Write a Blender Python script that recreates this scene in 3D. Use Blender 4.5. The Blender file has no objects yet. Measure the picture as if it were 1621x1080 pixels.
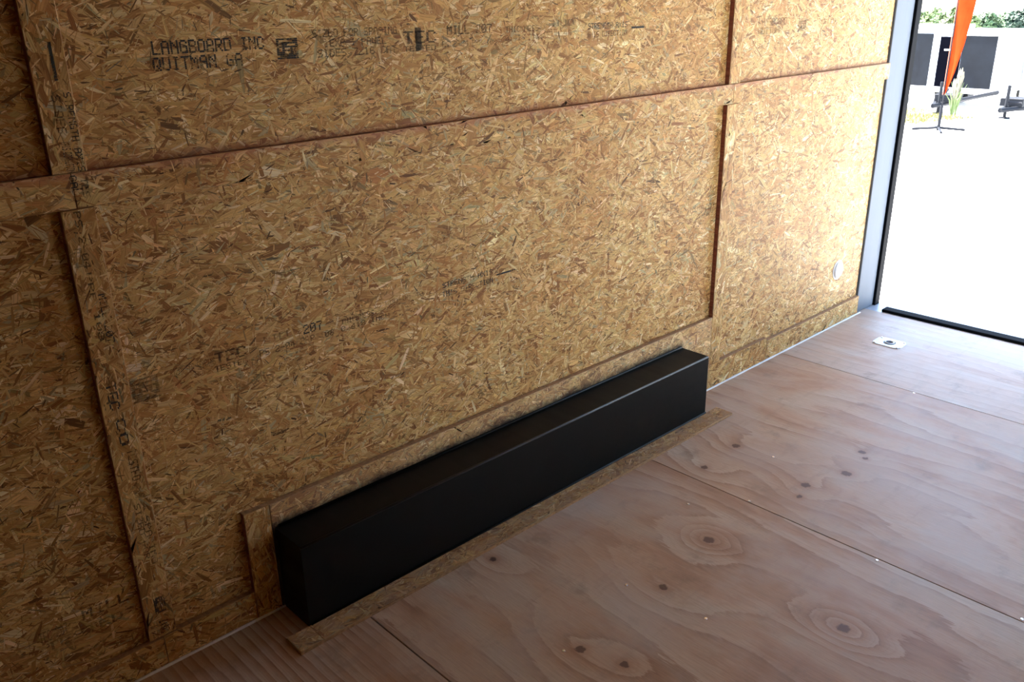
import bpy, bmesh, math, random
import numpy as np
from mathutils import Vector, Matrix

# ------------------------------------------------------------------ camera
scene = bpy.context.scene
COL = scene.collection
cam_data = bpy.data.cameras.new('camera')
cam_data.sensor_width = 36.0
cam_data.lens = 30.732
cam_data.clip_start = 0.02
cam_data.clip_end = 600.0
cam = bpy.data.objects.new('camera', cam_data)
COL.objects.link(cam)
CAM_RIGHT = Vector((0.72657517, -0.68687858, -0.01692134))
CAM_UP = Vector((0.26295171, 0.25522693, 0.9304384))
CAM_FWD = Vector((0.63477943, 0.68048294, -0.36605745))
mw = Matrix((CAM_RIGHT, CAM_UP, -CAM_FWD)).transposed().to_4x4()
mw.translation = Vector((0.0, -1.882, 1.55))
cam.matrix_world = mw
scene.camera = cam

# ------------------------------------------------------------------ world, sun, exposure
SUN_ELEV, SUN_AZ = math.radians(56), math.radians(94)     # azimuth measured from +X towards +Y
world = bpy.data.worlds.new('sky')
scene.world = world
world.use_nodes = True
wn = world.node_tree.nodes
wl = world.node_tree.links
sky = wn.new('ShaderNodeTexSky')
sky.sky_type = 'NISHITA'
sky.sun_disc = False
sky.sun_elevation = SUN_ELEV
sky.sun_rotation = math.radians(90) - SUN_AZ
sky.altitude = 200
sky.air_density = 1.0
sky.dust_density = 1.6
sky.ozone_density = 1.0
wn['Background'].inputs['Strength'].default_value = 0.34
wl.new(sky.outputs['Color'], wn['Background'].inputs['Color'])
sun_data = bpy.data.lights.new('sun', 'SUN')
sun_data.energy = 17.0
sun_data.color = (1.0, 0.97, 0.92)
sun_data.angle = math.radians(0.55)
sun = bpy.data.objects.new('sun', sun_data)
COL.objects.link(sun)
sd = Vector((math.cos(SUN_ELEV) * math.cos(SUN_AZ), math.cos(SUN_ELEV) * math.sin(SUN_AZ), math.sin(SUN_ELEV)))
sun.rotation_euler = sd.to_track_quat('Z', 'Y').to_euler()
sun.location = (0, 0, 30)

vs = scene.view_settings
vs.view_transform = 'Standard'
vs.look = 'None'
vs.gamma = 1.0
vs.use_curve_mapping = False
vs.exposure = 2.25
cy = scene.cycles
cy.use_denoising = True
cy.max_bounces = 12
cy.diffuse_bounces = 6
cy.glossy_bounces = 4
cy.sample_clamp_indirect = 12.0

# ------------------------------------------------------------------ helpers
class NT:
    """small wrapper for building node trees"""
    def __init__(self, name):
        self.mat = bpy.data.materials.new(name)
        self.mat.use_nodes = True
        self.t = self.mat.node_tree
        self.n = self.t.nodes
        self.l = self.t.links
        self.bsdf = self.n['Principled BSDF']
        self.out = self.n['Material Output']

    def node(self, typ, **kw):
        nd = self.n.new(typ)
        for k, v in kw.items():
            setattr(nd, k, v)
        return nd

    def put(self, sock, val):
        if isinstance(val, bpy.types.NodeSocket):
            self.l.new(val, sock)
        elif val is not None:
            sock.default_value = val

    def math(self, op, a, b=None, c=None, clamp=False):
        nd = self.node('ShaderNodeMath', operation=op, use_clamp=clamp)
        for s, v in zip(nd.inputs, (a, b, c)):
            self.put(s, v)
        return nd.outputs[0]

    def vmath(self, op, a, b=None, scale=None):
        nd = self.node('ShaderNodeVectorMath', operation=op)
        self.put(nd.inputs[0], a)
        if b is not None:
            self.put(nd.inputs[1], b)
        if scale is not None:
            self.put(nd.inputs['Scale'], scale)
        return nd.outputs['Value'] if op in ('LENGTH', 'DOT_PRODUCT', 'DISTANCE') else nd.outputs[0]

    def mixc(self, fac, a, b, blend='MIX'):
        nd = self.node('ShaderNodeMix', data_type='RGBA', blend_type=blend)
        self.put(nd.inputs[0], fac)
        self.put(nd.inputs[6], a)
        self.put(nd.inputs[7], b)
        return nd.outputs[2]

    def ramp(self, fac, stops, interp='LINEAR'):
        nd = self.node('ShaderNodeValToRGB')
        cr = nd.color_ramp
        cr.interpolation = interp
        while len(cr.elements) < len(stops):
            cr.elements.new(0.5)
        for e, (p, c) in zip(cr.elements, stops):
            e.position = p
            e.color = (*c, 1.0) if len(c) == 3 else c
        self.put(nd.inputs[0], fac)
        return nd.outputs[0]

    def smooth(self, v, lo, hi, a=0.0, b=1.0):
        nd = self.node('ShaderNodeMapRange', interpolation_type='SMOOTHSTEP')
        self.put(nd.inputs['Value'], v)
        nd.inputs['From Min'].default_value = lo
        nd.inputs['From Max'].default_value = hi
        nd.inputs['To Min'].default_value = a
        nd.inputs['To Max'].default_value = b
        return nd.outputs[0]

    def noise(self, vec, scale, detail=2.0, rough=0.5, dim='2D', dist=0.0):
        nd = self.node('ShaderNodeTexNoise', noise_dimensions=dim)
        self.put(nd.inputs['Vector'], vec)
        nd.inputs['Scale'].default_value = scale
        nd.inputs['Detail'].default_value = detail
        nd.inputs['Roughness'].default_value = rough
        nd.inputs['Distortion'].default_value = dist
        return nd.outputs[0]

    def mapping(self, vec, loc=(0, 0, 0), rot=0.0, scale=(1, 1, 1)):
        nd = self.node('ShaderNodeMapping', vector_type='POINT')
        self.put(nd.inputs['Vector'], vec)
        nd.inputs['Location'].default_value = loc
        nd.inputs['Rotation'].default_value = (0, 0, rot)
        nd.inputs['Scale'].default_value = scale
        return nd.outputs[0]

    def coords(self, axes, offset=(0, 0)):
        """2D coordinates in metres from object space, e.g. axes='xz'"""
        tc = self.node('ShaderNodeTexCoord')
        sp = self.node('ShaderNodeSeparateXYZ')
        self.l.new(tc.outputs['Object'], sp.inputs[0])
        cb = self.node('ShaderNodeCombineXYZ')
        idx = {'x': 0, 'y': 1, 'z': 2}
        for i in range(2):
            self.l.new(self.math('ADD', sp.outputs[idx[axes[i]]], offset[i]), cb.inputs[i])
        return cb.outputs[0], sp

    def finish(self, color=None, rough=None, metal=None, bump=None, bump_strength=0.3, bump_dist=0.002, spec=None):
        b = self.bsdf
        if color is not None:
            self.put(b.inputs['Base Color'], (*color, 1.0) if isinstance(color, tuple) and len(color) == 3 else color)
        if rough is not None:
            self.put(b.inputs['Roughness'], rough)
        if metal is not None:
            self.put(b.inputs['Metallic'], metal)
        if spec is not None:
            self.put(b.inputs['Specular IOR Level'], spec)
        if bump is not None:
            nd = self.node('ShaderNodeBump')
            nd.inputs['Strength'].default_value = bump_strength
            nd.inputs['Distance'].default_value = bump_dist
            self.put(nd.inputs['Height'], bump)
            self.l.new(nd.outputs[0], b.inputs['Normal'])
        return self.mat


def plain(name, color, rough=0.6, metal=0.0, spec=0.5, speck=0.0, speck_scale=40.0):
    m = NT(name)
    if speck:
        tc = m.node('ShaderNodeTexCoord')
        n = m.noise(tc.outputs['Object'], speck_scale, 4.0, 0.6, '3D')
        lo = tuple(c * (1 - speck) for c in color)
        hi = tuple(min(1, c * (1 + speck)) for c in color)
        c = m.ramp(n, [(0.3, lo), (0.7, hi)])
        return m.finish(c, rough, metal, spec=spec)
    return m.finish(color, rough, metal, spec=spec)


# strand palette of the board, linear: (weight, colour)
STRANDS = [(0.11, (0.250, 0.108, 0.030)), (0.22, (0.405, 0.200, 0.060)), (0.27, (0.505, 0.285, 0.094)),
           (0.22, (0.580, 0.362, 0.138)), (0.11, (0.650, 0.450, 0.205)), (0.04, (0.730, 0.560, 0.310)),
           (0.03, (0.400, 0.305, 0.150))]


def board_material(name, axes='xz', offset=(0, 0), extra=None, tint=1.0, flakes=True):
    """Colour of oriented strand board. Flake meshes carry their own colour; the core under them is drawn here."""
    m = NT(name)
    uv, sep = m.coords(axes, offset)
    if flakes:
        at = m.node('ShaderNodeAttribute', attribute_name='strand_color')
        um = m.node('ShaderNodeUVMap', uv_map='fibre')
        g = m.noise(m.vmath('MULTIPLY', um.outputs[0], (16.0, 420.0, 1.0)), 1.0, 3.0, 0.6)
        col = m.mixc(1.0, at.outputs['Color'], m.ramp(g, [(0.28, (0.62, 0.55, 0.48)), (0.50, (0.98, 0.97, 0.96)), (0.72, (1.20, 1.22, 1.24))]), 'MULTIPLY')
        h = g
    else:
        v = m.vmath('MULTIPLY', uv, (9.0, 38.0, 1.0))
        vo = m.node('ShaderNodeTexVoronoi', voronoi_dimensions='2D', feature='F1')
        m.l.new(v, vo.inputs['Vector'])
        vo.inputs['Scale'].default_value = 1.0
        sc = m.node('ShaderNodeSeparateColor')
        m.l.new(vo.outputs['Color'], sc.inputs[0])
        col = m.ramp(sc.outputs[0], [(0.0, (0.30, 0.15, 0.05)), (0.5, (0.48, 0.28, 0.11)), (1.0, (0.60, 0.40, 0.19))])
        h = sc.outputs[1]
    big = m.noise(uv, 3.2, 3.0, 0.6)
    col = m.mixc(1.0, col, m.ramp(big, [(0.30, (0.94 * tint, 0.85 * tint, 0.76 * tint)), (0.50, (tint, tint, tint)), (0.70, (1.06 * tint, 1.09 * tint, 1.12 * tint))]), 'MULTIPLY')
    if extra:
        col = extra(m, col, uv, sep)
    return m.finish(col, 0.62, bump=h, bump_strength=0.16, bump_dist=0.0012, spec=0.28)


def flake_layer(parent, rect, place, mat, seed, along='u', name='wood_flakes', density=1.0, lift=0.0007):
    """The pressed flakes on one face of a board: thousands of torn slivers, one on top of another.
    rect = (u0, u1, v0, v1) on the face; place(u, v, h) -> x, y, z arrays, h = height above the face."""
    rg = np.random.default_rng(seed)
    u0, u1, v0, v1 = rect
    area = (u1 - u0) * (v1 - v0)
    big = int(area * 3600 * density)
    mid = int(area * 7800 * density)
    small = int(area * 17000 * density)
    n = big + mid + small
    kind = np.concatenate([np.zeros(big), np.ones(mid), np.full(small, 2)]).astype(int)
    # draw order: mixed, with the small slivers mostly later
    rank = rg.random(n) + np.array([0.0, 0.28, 0.45])[kind]
    kind = kind[np.argsort(rank)]
    L = np.exp(rg.normal(np.log(np.array([0.098, 0.048, 0.022])[kind]), 0.34))
    Wd = np.exp(rg.normal(np.log(np.array([0.0190, 0.0074, 0.0024])[kind]), 0.40))
    Wd = np.minimum(Wd, L * 0.55)
    ang = np.where(rg.random(n) < 0.55, rg.normal(0.0, 0.45, n), rg.uniform(-1.57, 1.57, n))
    if along == 'v':
        ang = ang + math.pi / 2
    cu, cv = rg.uniform(u0 - .02, u1 + .02, n), rg.uniform(v0 - .02, v1 + .02, n)
    # torn hexagon outline in strand space
    e = rg.uniform
    px = np.stack([-.5 + e(0, .10, n), -.5 + e(0, .16, n) , e(-.2, .2, n), .5 - e(0, .10, n), .5 - e(0, .16, n), e(-.2, .2, n)], 1) * L[:, None]
    py = np.stack([e(.05, .5, n), -e(.05, .5, n), -e(.38, .55, n), -e(.05, .5, n), e(.05, .5, n), e(.38, .55, n)], 1) * Wd[:, None]
    c, s = np.cos(ang)[:, None], np.sin(ang)[:, None]
    U = np.clip(cu[:, None] + px * c - py * s, u0, u1)
    V = np.clip(cv[:, None] + px * s + py * c, v0, v1)
    hgt = np.repeat((0.00008 + lift * (np.arange(n) / n))[:, None], 6, 1)
    keep = ((U.max(1) - U.min(1)) > 1e-4) & ((V.max(1) - V.min(1)) > 1e-4)
    U, V, hgt, px, py, L, Wd, kind = U[keep], V[keep], hgt[keep], px[keep], py[keep], L[keep], Wd[keep], kind[keep]
    n = len(U)
    X, Y, Z = place(U.ravel(), V.ravel(), hgt.ravel())
    co = np.stack([X, Y, Z], 1).astype(np.float32)
    me = bpy.data.meshes.new(name)
    me.vertices.add(n * 6)
    me.vertices.foreach_set('co', co.ravel())
    me.loops.add(n * 6)
    me.loops.foreach_set('vertex_index', np.arange(n * 6, dtype=np.int32))
    me.polygons.add(n)
    me.polygons.foreach_set('loop_start', np.arange(0, n * 6, 6, dtype=np.int32))
    me.update(calc_edges=True)
    w = np.array([x[0] for x in STRANDS])
    pal = np.array([x[1] for x in STRANDS]) * np.array([1.10, 1.17, 1.22])
    idx = rg.choice(len(pal), size=n, p=w / w.sum())
    colr = pal[idx] * np.exp(rg.normal(0, 0.08, (n, 1))) * (1 + rg.normal(0, 0.03, (n, 3)))
    # slivers: some are dark cracks and bark, some pale splinters
    dk = (kind == 2) & (rg.random(n) < 0.20)
    colr[dk] *= rg.uniform(0.22, 0.6, (dk.sum(), 1))
    dk2 = (kind == 1) & (rg.random(n) < 0.07)
    colr[dk2] *= rg.uniform(0.40, 0.7, (dk2.sum(), 1))
    attr = me.attributes.new('strand_color', 'FLOAT_COLOR', 'FACE')
    rgba = np.ones((n, 4), np.float32)
    rgba[:, :3] = np.clip(colr, 0.005, 0.95)
    attr.data.foreach_set('color', rgba.ravel())
    uvl = me.uv_layers.new(name='fibre')
    off = rg.uniform(0, 50, (n, 2))
    uvs = np.stack([px + off[:, :1], py + off[:, 1:]], 2).astype(np.float32)
    uvl.data.foreach_set('uv', uvs.ravel())
    me.materials.append(mat)
    me.validate()
    o = bpy.data.objects.new(name, me)
    link(o, parent)
    o['kind'] = 'stuff'
    return o


def plywood(name, seed, freq, wander, knots, contrast=1.0, base=((0.56, 0.435, 0.325), (0.46, 0.310, 0.205), (0.30, 0.165, 0.095))):
    """Rotary-cut fir: growth-ring contours along Y that bend round each knot."""
    m = NT(name)
    rnd = random.Random(seed)
    uv, sep = m.coords('xy')
    off = rnd.uniform(-30, 30)
    lowv = m.mapping(uv, (off, off * 1.7, 0), 0.0, (1.9, 0.55, 1))
    low = m.noise(lowv, 1.0, 2.5, 0.5)
    medv = m.mapping(uv, (off * 2.1, off, 0), 0.0, (9.0, 1.6, 1))
    med = m.noise(medv, 1.0, 2.0, 0.5)
    f = m.math('ADD', m.math('MULTIPLY', sep.outputs[0], freq), m.math('MULTIPLY', low, wander))
    f = m.math('ADD', f, m.math('MULTIPLY', med, wander * 0.10))
    core = None
    halo = None
    for (kx, ky, rx, ry, amp, cr) in knots:
        d = m.vmath('SUBTRACT', uv, (kx, ky, 0))
        d = m.vmath('MULTIPLY', d, (1.0 / rx, 1.0 / ry, 0))
        r2 = m.vmath('DOT_PRODUCT', d, d)
        e = m.math('POWER', 2.718, m.math('MULTIPLY', r2, -1.0))
        f = m.math('ADD', f, m.math('MULTIPLY', e, amp))
        if cr:
            dn = m.math('ADD', m.vmath('LENGTH', m.vmath('SUBTRACT', uv, (kx, ky, 0))),
                        m.math('MULTIPLY', m.math('SUBTRACT', m.noise(uv, 90.0, 2.0), 0.5), 0.012))
            k = m.smooth(dn, cr * 0.75, cr * 1.25, 1.0, 0.0)
            hl = m.smooth(dn, cr * 0.8, cr * 3.2, 1.0, 0.0)
            core = k if core is None else m.math('MAXIMUM', core, k)
            halo = hl if halo is None else m.math('MAXIMUM', halo, hl)
    ragged = m.noise(m.mapping(uv, (off * 0.7, off, 0), 0.0, (26.0, 5.0, 1)), 1.0, 4.0, 0.62)
    f = m.math('ADD', f, m.math('MULTIPLY', m.math('SUBTRACT', ragged, 0.5), 0.42))
    fr = m.math('FRACT', f)
    # early wood pale, late wood a narrow darker line
    fine = m.noise(m.mapping(uv, (off, 3, 0), 0.0, (170.0, 7.0, 1)), 1.0, 3.0, 0.6)
    frj = m.math('ADD', fr, m.math('MULTIPLY', m.math('SUBTRACT', fine, 0.5), 0.30))
    pale, mid, dark = base
    mixd = lambda a, b, t: tuple(x + (y - x) * t for x, y in zip(a, b))
    col = m.ramp(frj, [(0.0, pale), (0.45, mixd(pale, mid, 0.45 * contrast)), (0.80, mixd(pale, mid, contrast)),
                       (0.90, mixd(pale, dark, 0.62 * contrast)), (0.965, mixd(pale, dark, 0.80 * contrast)), (1.0, pale)])
    # finer, fainter rings between the strong ones, and stretches where the figure fades
    fr3 = m.math('FRACT', m.math('MULTIPLY', f, 4.0))
    col = m.mixc(m.smooth(fr3, 0.55, 0.95, 0.0, 0.26 * contrast), col, (*mixd(mid, dark, 0.25), 1))
    fade = m.noise(m.mapping(uv, (off, off * 0.4, 0), 0.0, (3.4, 2.2, 1)), 1.0, 3.0, 0.55)
    col = m.mixc(m.smooth(fade, 0.42, 0.70, 0.0, 0.70), col, (*mixd(pale, mid, 0.42), 1))
    # broad patches, paler and pinker
    patch = m.noise(m.mapping(uv, (off * 0.3, off, 0), 0.0, (4.2, 1.7, 1)), 1.0, 3.0, 0.5, dist=0.8)
    col = m.mixc(1.0, col, m.ramp(patch, [(0.28, (0.84, 0.70, 0.62)), (0.44, (0.98, 0.90, 0.84)), (0.58, (1.0, 1.0, 1.0)), (0.74, (1.02, 1.12, 1.18))]), 'MULTIPLY')
    # pores and grain
    grain = m.noise(m.mapping(uv, (off, 9, 0), 0.0, (260.0, 16.0, 1)), 1.0, 4.0, 0.65)
    col = m.mixc(1.0, col, m.ramp(grain, [(0.25, (0.84, 0.83, 0.81)), (0.7, (1.07, 1.07, 1.07))]), 'MULTIPLY')
    # footprints and dirt
    dirt = m.noise(uv, 6.5, 6.0, 0.68)
    col = m.mixc(m.smooth(dirt, 0.56, 0.76, 0.0, 0.42), col, (0.22, 0.16, 0.11, 1))
    dust = m.noise(uv, 2.1, 5.0, 0.6)
    col = m.mixc(m.smooth(dust, 0.42, 0.72, 0.0, 0.46), col, (0.50, 0.45, 0.40, 1))
    smear = m.noise(m.mapping(uv, (off, 1, 0), 0.5, (3.0, 14.0, 1)), 1.0, 5.0, 0.7)
    col = m.mixc(m.smooth(smear, 0.56, 0.74, 0.0, 0.22), col, (0.30, 0.225, 0.165, 1))
    if core is not None:
        col = m.mixc(m.math('MULTIPLY', halo, 0.35), col, (0.33, 0.15, 0.075, 1))
        col = m.mixc(m.math('MULTIPLY', core, 0.88), col, (0.105, 0.048, 0.030, 1))
    return m.finish(col, 0.52, bump=grain, bump_strength=0.10, bump_dist=0.0008, spec=0.42)


def link(o, parent=None):
    COL.objects.link(o)
    if parent is not None:
        o.parent = parent
    return o


def tag(o, label=None, cat=None, group=None, kind=None):
    if label: o['label'] = label
    if cat: o['category'] = cat
    if group: o['group'] = group
    if kind: o['kind'] = kind
    return o


def mesh_obj(name, bm, mats, parent=None, smooth=False):
    me = bpy.data.meshes.new(name)
    bmesh.ops.recalc_face_normals(bm, faces=bm.faces)
    bm.to_mesh(me)
    bm.free()
    for mt in (mats if isinstance(mats, (list, tuple)) else [mats]):
        me.materials.append(mt)
    if smooth:
        for p in me.polygons:
            p.use_smooth = True
    return link(bpy.data.objects.new(name, me), parent)


def empty(name, loc=(0, 0, 0), parent=None):
    o = bpy.data.objects.new(name, None)
    o.empty_display_size = 0.1
    o.location = loc
    return link(o, parent)


def bm_box(bm, x0, x1, y0, y1, z0, z1, bevel=0.0, seg=1, face_mat=None):
    """axis-aligned box; face_mat(normal) -> material index"""
    b2 = bmesh.new()
    bmesh.ops.create_cube(b2, size=1.0)
    for v in b2.verts:
        v.co = Vector(((x0 + x1) / 2 + v.co.x * (x1 - x0), (y0 + y1) / 2 + v.co.y * (y1 - y0), (z0 + z1) / 2 + v.co.z * (z1 - z0)))
    bmesh.ops.recalc_face_normals(b2, faces=b2.faces)
    if face_mat:
        for f in b2.faces:
            f.material_index = face_mat(f.normal)
    if bevel:
        bmesh.ops.bevel(b2, geom=list(b2.edges), offset=bevel, segments=seg, affect='EDGES', profile=0.5)
    tmp = bpy.data.meshes.new('tmp')
    b2.to_mesh(tmp)
    b2.free()
    bm.from_mesh(tmp)
    bpy.data.meshes.remove(tmp)
    return bm


def box(name, dims, mats, parent=None, bevel=0.0, seg=1, face_mat=None):
    bm = bmesh.new()
    bm_box(bm, *dims, bevel=bevel, seg=seg, face_mat=face_mat)
    return mesh_obj(name, bm, mats, parent)


def bm_tube(bm, pts, radius, sides=10, caps=True):
    """round bar along a list of points; radius may be a list"""
    pts = [Vector(p) for p in pts]
    rad = radius if isinstance(radius, (list, tuple)) else [radius] * len(pts)
    rings = []
    up = None
    for i, p in enumerate(pts):
        t = (pts[min(i + 1, len(pts) - 1)] - pts[max(i - 1, 0)]).normalized()
        if up is None:
            up = Vector((0, 0, 1)) if abs(t.z) < 0.9 else Vector((1, 0, 0))
        a = t.cross(up).normalized()
        b = a.cross(t).normalized()
        up = b
        rings.append([bm.verts.new(p + (a * math.cos(2 * math.pi * k / sides) + b * math.sin(2 * math.pi * k / sides)) * rad[i]) for k in range(sides)])
    for r0, r1 in zip(rings, rings[1:]):
        for k in range(sides):
            bm.faces.new((r0[k], r0[(k + 1) % sides], r1[(k + 1) % sides], r1[k]))
    if caps:
        bm.faces.new(rings[0][::-1])
        bm.faces.new(rings[-1])
    return bm


def tube(name, pts, radius, mat, parent=None, sides=10):
    bm = bmesh.new()
    bm_tube(bm, pts, radius, sides)
    return mesh_obj(name, bm, mat, parent, smooth=True)


# ------------------------------------------------------------------ materials
RED_EDGE = NT('red_brown_board_edge')
_uv, _s = RED_EDGE.coords('xz')
_n = RED_EDGE.noise(_uv, 70.0, 4.0, 0.65)
RED_EDGE.finish(RED_EDGE.ramp(_n, [(0.3, (0.13, 0.030, 0.018)), (0.55, (0.26, 0.075, 0.042)), (0.75, (0.36, 0.16, 0.09))]), 0.8)
M_EDGE = RED_EDGE.mat


def near_red(lo, hi, axis=2, amount=0.42):
    """red edge sealer bled onto the face between two coordinates"""
    def fn(m, col, uv, sep):
        n = m.noise(uv, 34.0, 4.0, 0.6)
        v = m.math('ADD', sep.outputs[axis], m.math('MULTIPLY', m.math('SUBTRACT', n, 0.5), 0.030))
        return m.mixc(m.math('MULTIPLY', m.smooth(v, lo, hi), amount), col, (0.42, 0.155, 0.105, 1))
    return fn


def overspray(m, col, uv, sep):
    """black paint dusted onto the strip next to the wheel box"""
    n = m.noise(uv, 55.0, 4.0, 0.65)
    n2 = m.noise(uv, 7.0, 3.0, 0.6)
    z = m.math('ADD', sep.outputs[2], m.math('MULTIPLY', m.math('SUBTRACT', n, 0.5), 0.030))
    z = m.math('ADD', z, m.math('MULTIPLY', m.math('SUBTRACT', n2, 0.5), 0.030))
    a = m.smooth(z, 0.250, 0.292, 1.0, 0.0)
    a = m.math('MULTIPLY', a, m.smooth(sep.outputs[0], 2.665, 2.690, 1.0, 0.0))
    col = m.mixc(m.math('MULTIPLY', n2, 0.22), col, (0.62, 0.58, 0.50, 1))
    return m.mixc(m.math('MULTIPLY', a, 0.94), col, (0.012, 0.012, 0.013, 1))


M_RAW_EDGE = plain('raw_board_edge', (0.36, 0.21, 0.10), 0.85, speck=0.35, speck_scale=90)
RED_ABOVE = near_red(1.262, 1.236, 2, 0.45)
RED_BELOW = near_red(1.213, 1.238, 2, 0.50)
M_CORE = board_material('strand_board_core', 'xz', (3.3, 1.0), None, 0.75, False)
M_OSB_WALL = board_material('strand_board_wall', 'xz', (0, 0), RED_ABOVE)
M_OSB_LOW = board_material('strand_board_lower', 'xz', (13.7, 5.1))
M_OSB_RAIL = board_material('strand_board_rail', 'xz', (31.3, 9.2), RED_BELOW)
M_OSB_BATTEN = board_material('strand_board_batten', 'zx', (7.3, 2.9))
M_OSB_STRIP = board_material('strand_board_overspray', 'xz', (3.3, 22.0), overspray, 1.10)
M_OSB_STRIP_CORE = board_material('strand_board_overspray_core', 'xz', (3.3, 22.0), overspray, 0.75, False)
def scuffed(m, col, uv, sep):
    n = m.noise(uv, 22.0, 5.0, 0.65)
    return m.mixc(m.smooth(n, 0.30, 0.70, 0.12, 0.55), col, (0.40, 0.285, 0.20, 1))


M_OSB_FLOOR = board_material('strand_board_floor_strip', 'xy', (8.1, 3.4), scuffed, 0.95)
M_OSB_FAR = board_material('strand_board_far', 'xz', (51.1, 3.4), None, 1.0, False)
M_OSB_FRONT = board_material('strand_board_front', 'yz', (61.1, 3.4), None, 1.0, False)

KN1 = [(1.334, -.685, .10, .16, 1.6, .013), (1.434, -.245, .06, .10, 1.2, .010), (1.686, -.679, .11, .19, 1.5, .013),
       (1.968, -.635, .075, .085, 3.3, .017), (1.882, -1.114, .070, .105, 3.0, .016), (1.372, -.80, .05, .08, .8, .011),
       (1.55, -1.45, .10, .20, 2.2, .014), (1.20, -1.15, .08, .16, 1.8, .012)]
KN2 = [(2.538, -.358, .09, .12, 1.4, .014), (2.326, -.368, .07, .12, 1.3, .012), (2.466, -.678, .07, .11, 1.1, .015),
       (2.385, -.700, .05, .09, .7, .010), (2.634, -.738, .05, .07, .8, .017), (2.816, -.705, .05, .08, .9, .012),
       (2.60, -.54, .11, .17, 2.2, 0), (2.78, -.735, .04, .05, .5, .009), (3.10, -1.45, .08, .16, 1.8, .013)]
M_PLY = [plywood('fir_plywood_front', 31, 9.0, 4.0, [(.3, -1.2, .1, .2, 2.0, .012)], 1.0),
         plywood('fir_plywood_striped', 33, 40.0, 3.0, [(.55, -.5, .08, .2, 2.0, 0)], 1.45),
         plywood('fir_plywood_knotty', 37, 6.5, 6.0, KN1, 1.0),
         plywood('fir_plywood_mid', 41, 9.0, 5.0, KN2, 0.9),
         plywood('fir_plywood_rear', 43, 17.0, 3.2, [(3.9, -.9, .06, .12, 1.2, .008)], 0.62,
                 ((0.57, 0.485, 0.405), (0.50, 0.40, 0.315), (0.38, 0.27, 0.195)))]

_m = NT('black_painted_steel')
_uv, _s = _m.coords('xz')
_n = _m.noise(_uv, 18.0, 5.0, 0.6)
_g = _m.noise(_uv, 600.0, 2.0, 0.5)
_m.finish(_m.ramp(_n, [(0.3, (0.0030, 0.0034, 0.0030)), (0.7, (0.0050, 0.0056, 0.0050))]), _m.smooth(_n, 0.2, 0.8, 0.42, 0.54), bump=_g, bump_strength=0.12, bump_dist=0.0004, spec=0.16)
M_BLACK = _m.mat
M_BLACK_EDGE = plain('black_fold_highlight', (0.030, 0.031, 0.034), 0.48, spec=0.35)  # lighter black paints the highlight along the fold
_m = NT('brushed_aluminium')
_uv, _s = _m.coords('xz')
_n = _m.noise(_m.mapping(_uv, (0, 0, 0), 0, (180, 3, 1)), 1.0, 3.0, 0.6)
_m.finish((0.135, 0.158, 0.188), _m.smooth(_n, 0.2, 0.8, 0.55, 0.68), 0.0, spec=0.12)
M_ALU = _m.mat
M_GALV = plain('zinc_plated_steel', (0.56, 0.58, 0.60), 0.40, 0.5, speck=0.10)
M_SCREW = plain('bright_screw_head', (0.82, 0.83, 0.85), 0.25, 0.9)
M_RUBBER = plain('black_rubber_seal', (0.004, 0.0045, 0.006), 0.8, spec=0.08)
M_CAULK = plain('white_caulk', (0.78, 0.78, 0.76), 0.5, speck=0.08, speck_scale=120)
M_PLASTIC = plain('white_plastic', (0.82, 0.83, 0.82), 0.35)
M_SKIN = plain('white_aluminium_skin', (0.80, 0.80, 0.80), 0.4, speck=0.03)
M_CEIL = plain('brown_ceiling_board', (0.22, 0.14, 0.07), 0.55, speck=0.03)


def ink(name, amount, scale, seed):
    m = NT(name)
    uv, sep = m.coords('xz', (seed, seed * 2.3))
    n = m.noise(uv, scale, 4.0, 0.65)
    n2 = m.noise(uv, 9.0, 2.0, 0.6)
    a = m.math('MULTIPLY', m.smooth(m.math('ADD', n, m.math('MULTIPLY', n2, 0.35)), 0.66, 0.86, 1.0, 0.25), amount)
    m.bsdf.inputs['Base Color'].default_value = (0.020, 0.022, 0.022, 1)
    m.bsdf.inputs['Roughness'].default_value = 0.8
    m.put(m.bsdf.inputs['Alpha'], a)
    return m.mat


M_INK = ink('black_stamp_ink', 0.92, 60.0, 3.0)
M_INK_MID = ink('worn_stamp_ink', 0.72, 50.0, 5.0)
M_INK_FAINT = ink('faded_stamp_ink', 0.50, 40.0, 8.0)

# ------------------------------------------------------------------ trailer shell
T = 0.020            # strips stand this far proud of the board panels; strip faces lie at y = 0
X_FRONT, X_REAR, Y_RIGHT, Z_CEIL = -2.45, 4.34, -2.05, 1.98

floor = box('floor', (X_FRONT, 4.30, Y_RIGHT, 0.02, -0.075, -0.020), plain('floor_frame_steel', (0.05, 0.05, 0.055), 0.5), None)
tag(floor, 'pinkish fir plywood floor laid in wide sheets across the trailer', kind='structure')
seams = [X_FRONT, -0.195, 1.024, 2.238, 3.450, 4.300]
for i in range(5):
    g = 0.0017
    p = box('plywood_sheet', (seams[i] + g, seams[i + 1] - g, Y_RIGHT + 0.004, 0.018, -0.0195, 0.0), [M_PLY[i]], floor, bevel=0.0008)

wall = box('wall_left', (X_FRONT, 4.20, 0.0322, 0.052, -0.02, Z_CEIL), M_SKIN)
tag(wall, 'strand board trailer wall divided into bays by flat battens', kind='structure')
fm = lambda n: 0 if abs(n.y) > 0.5 else (2 if n.z < -0.5 else 1)
_seed = [100]
FLAKE_X0 = -1.2      # flakes are laid on everything from here to the doorway


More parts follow.
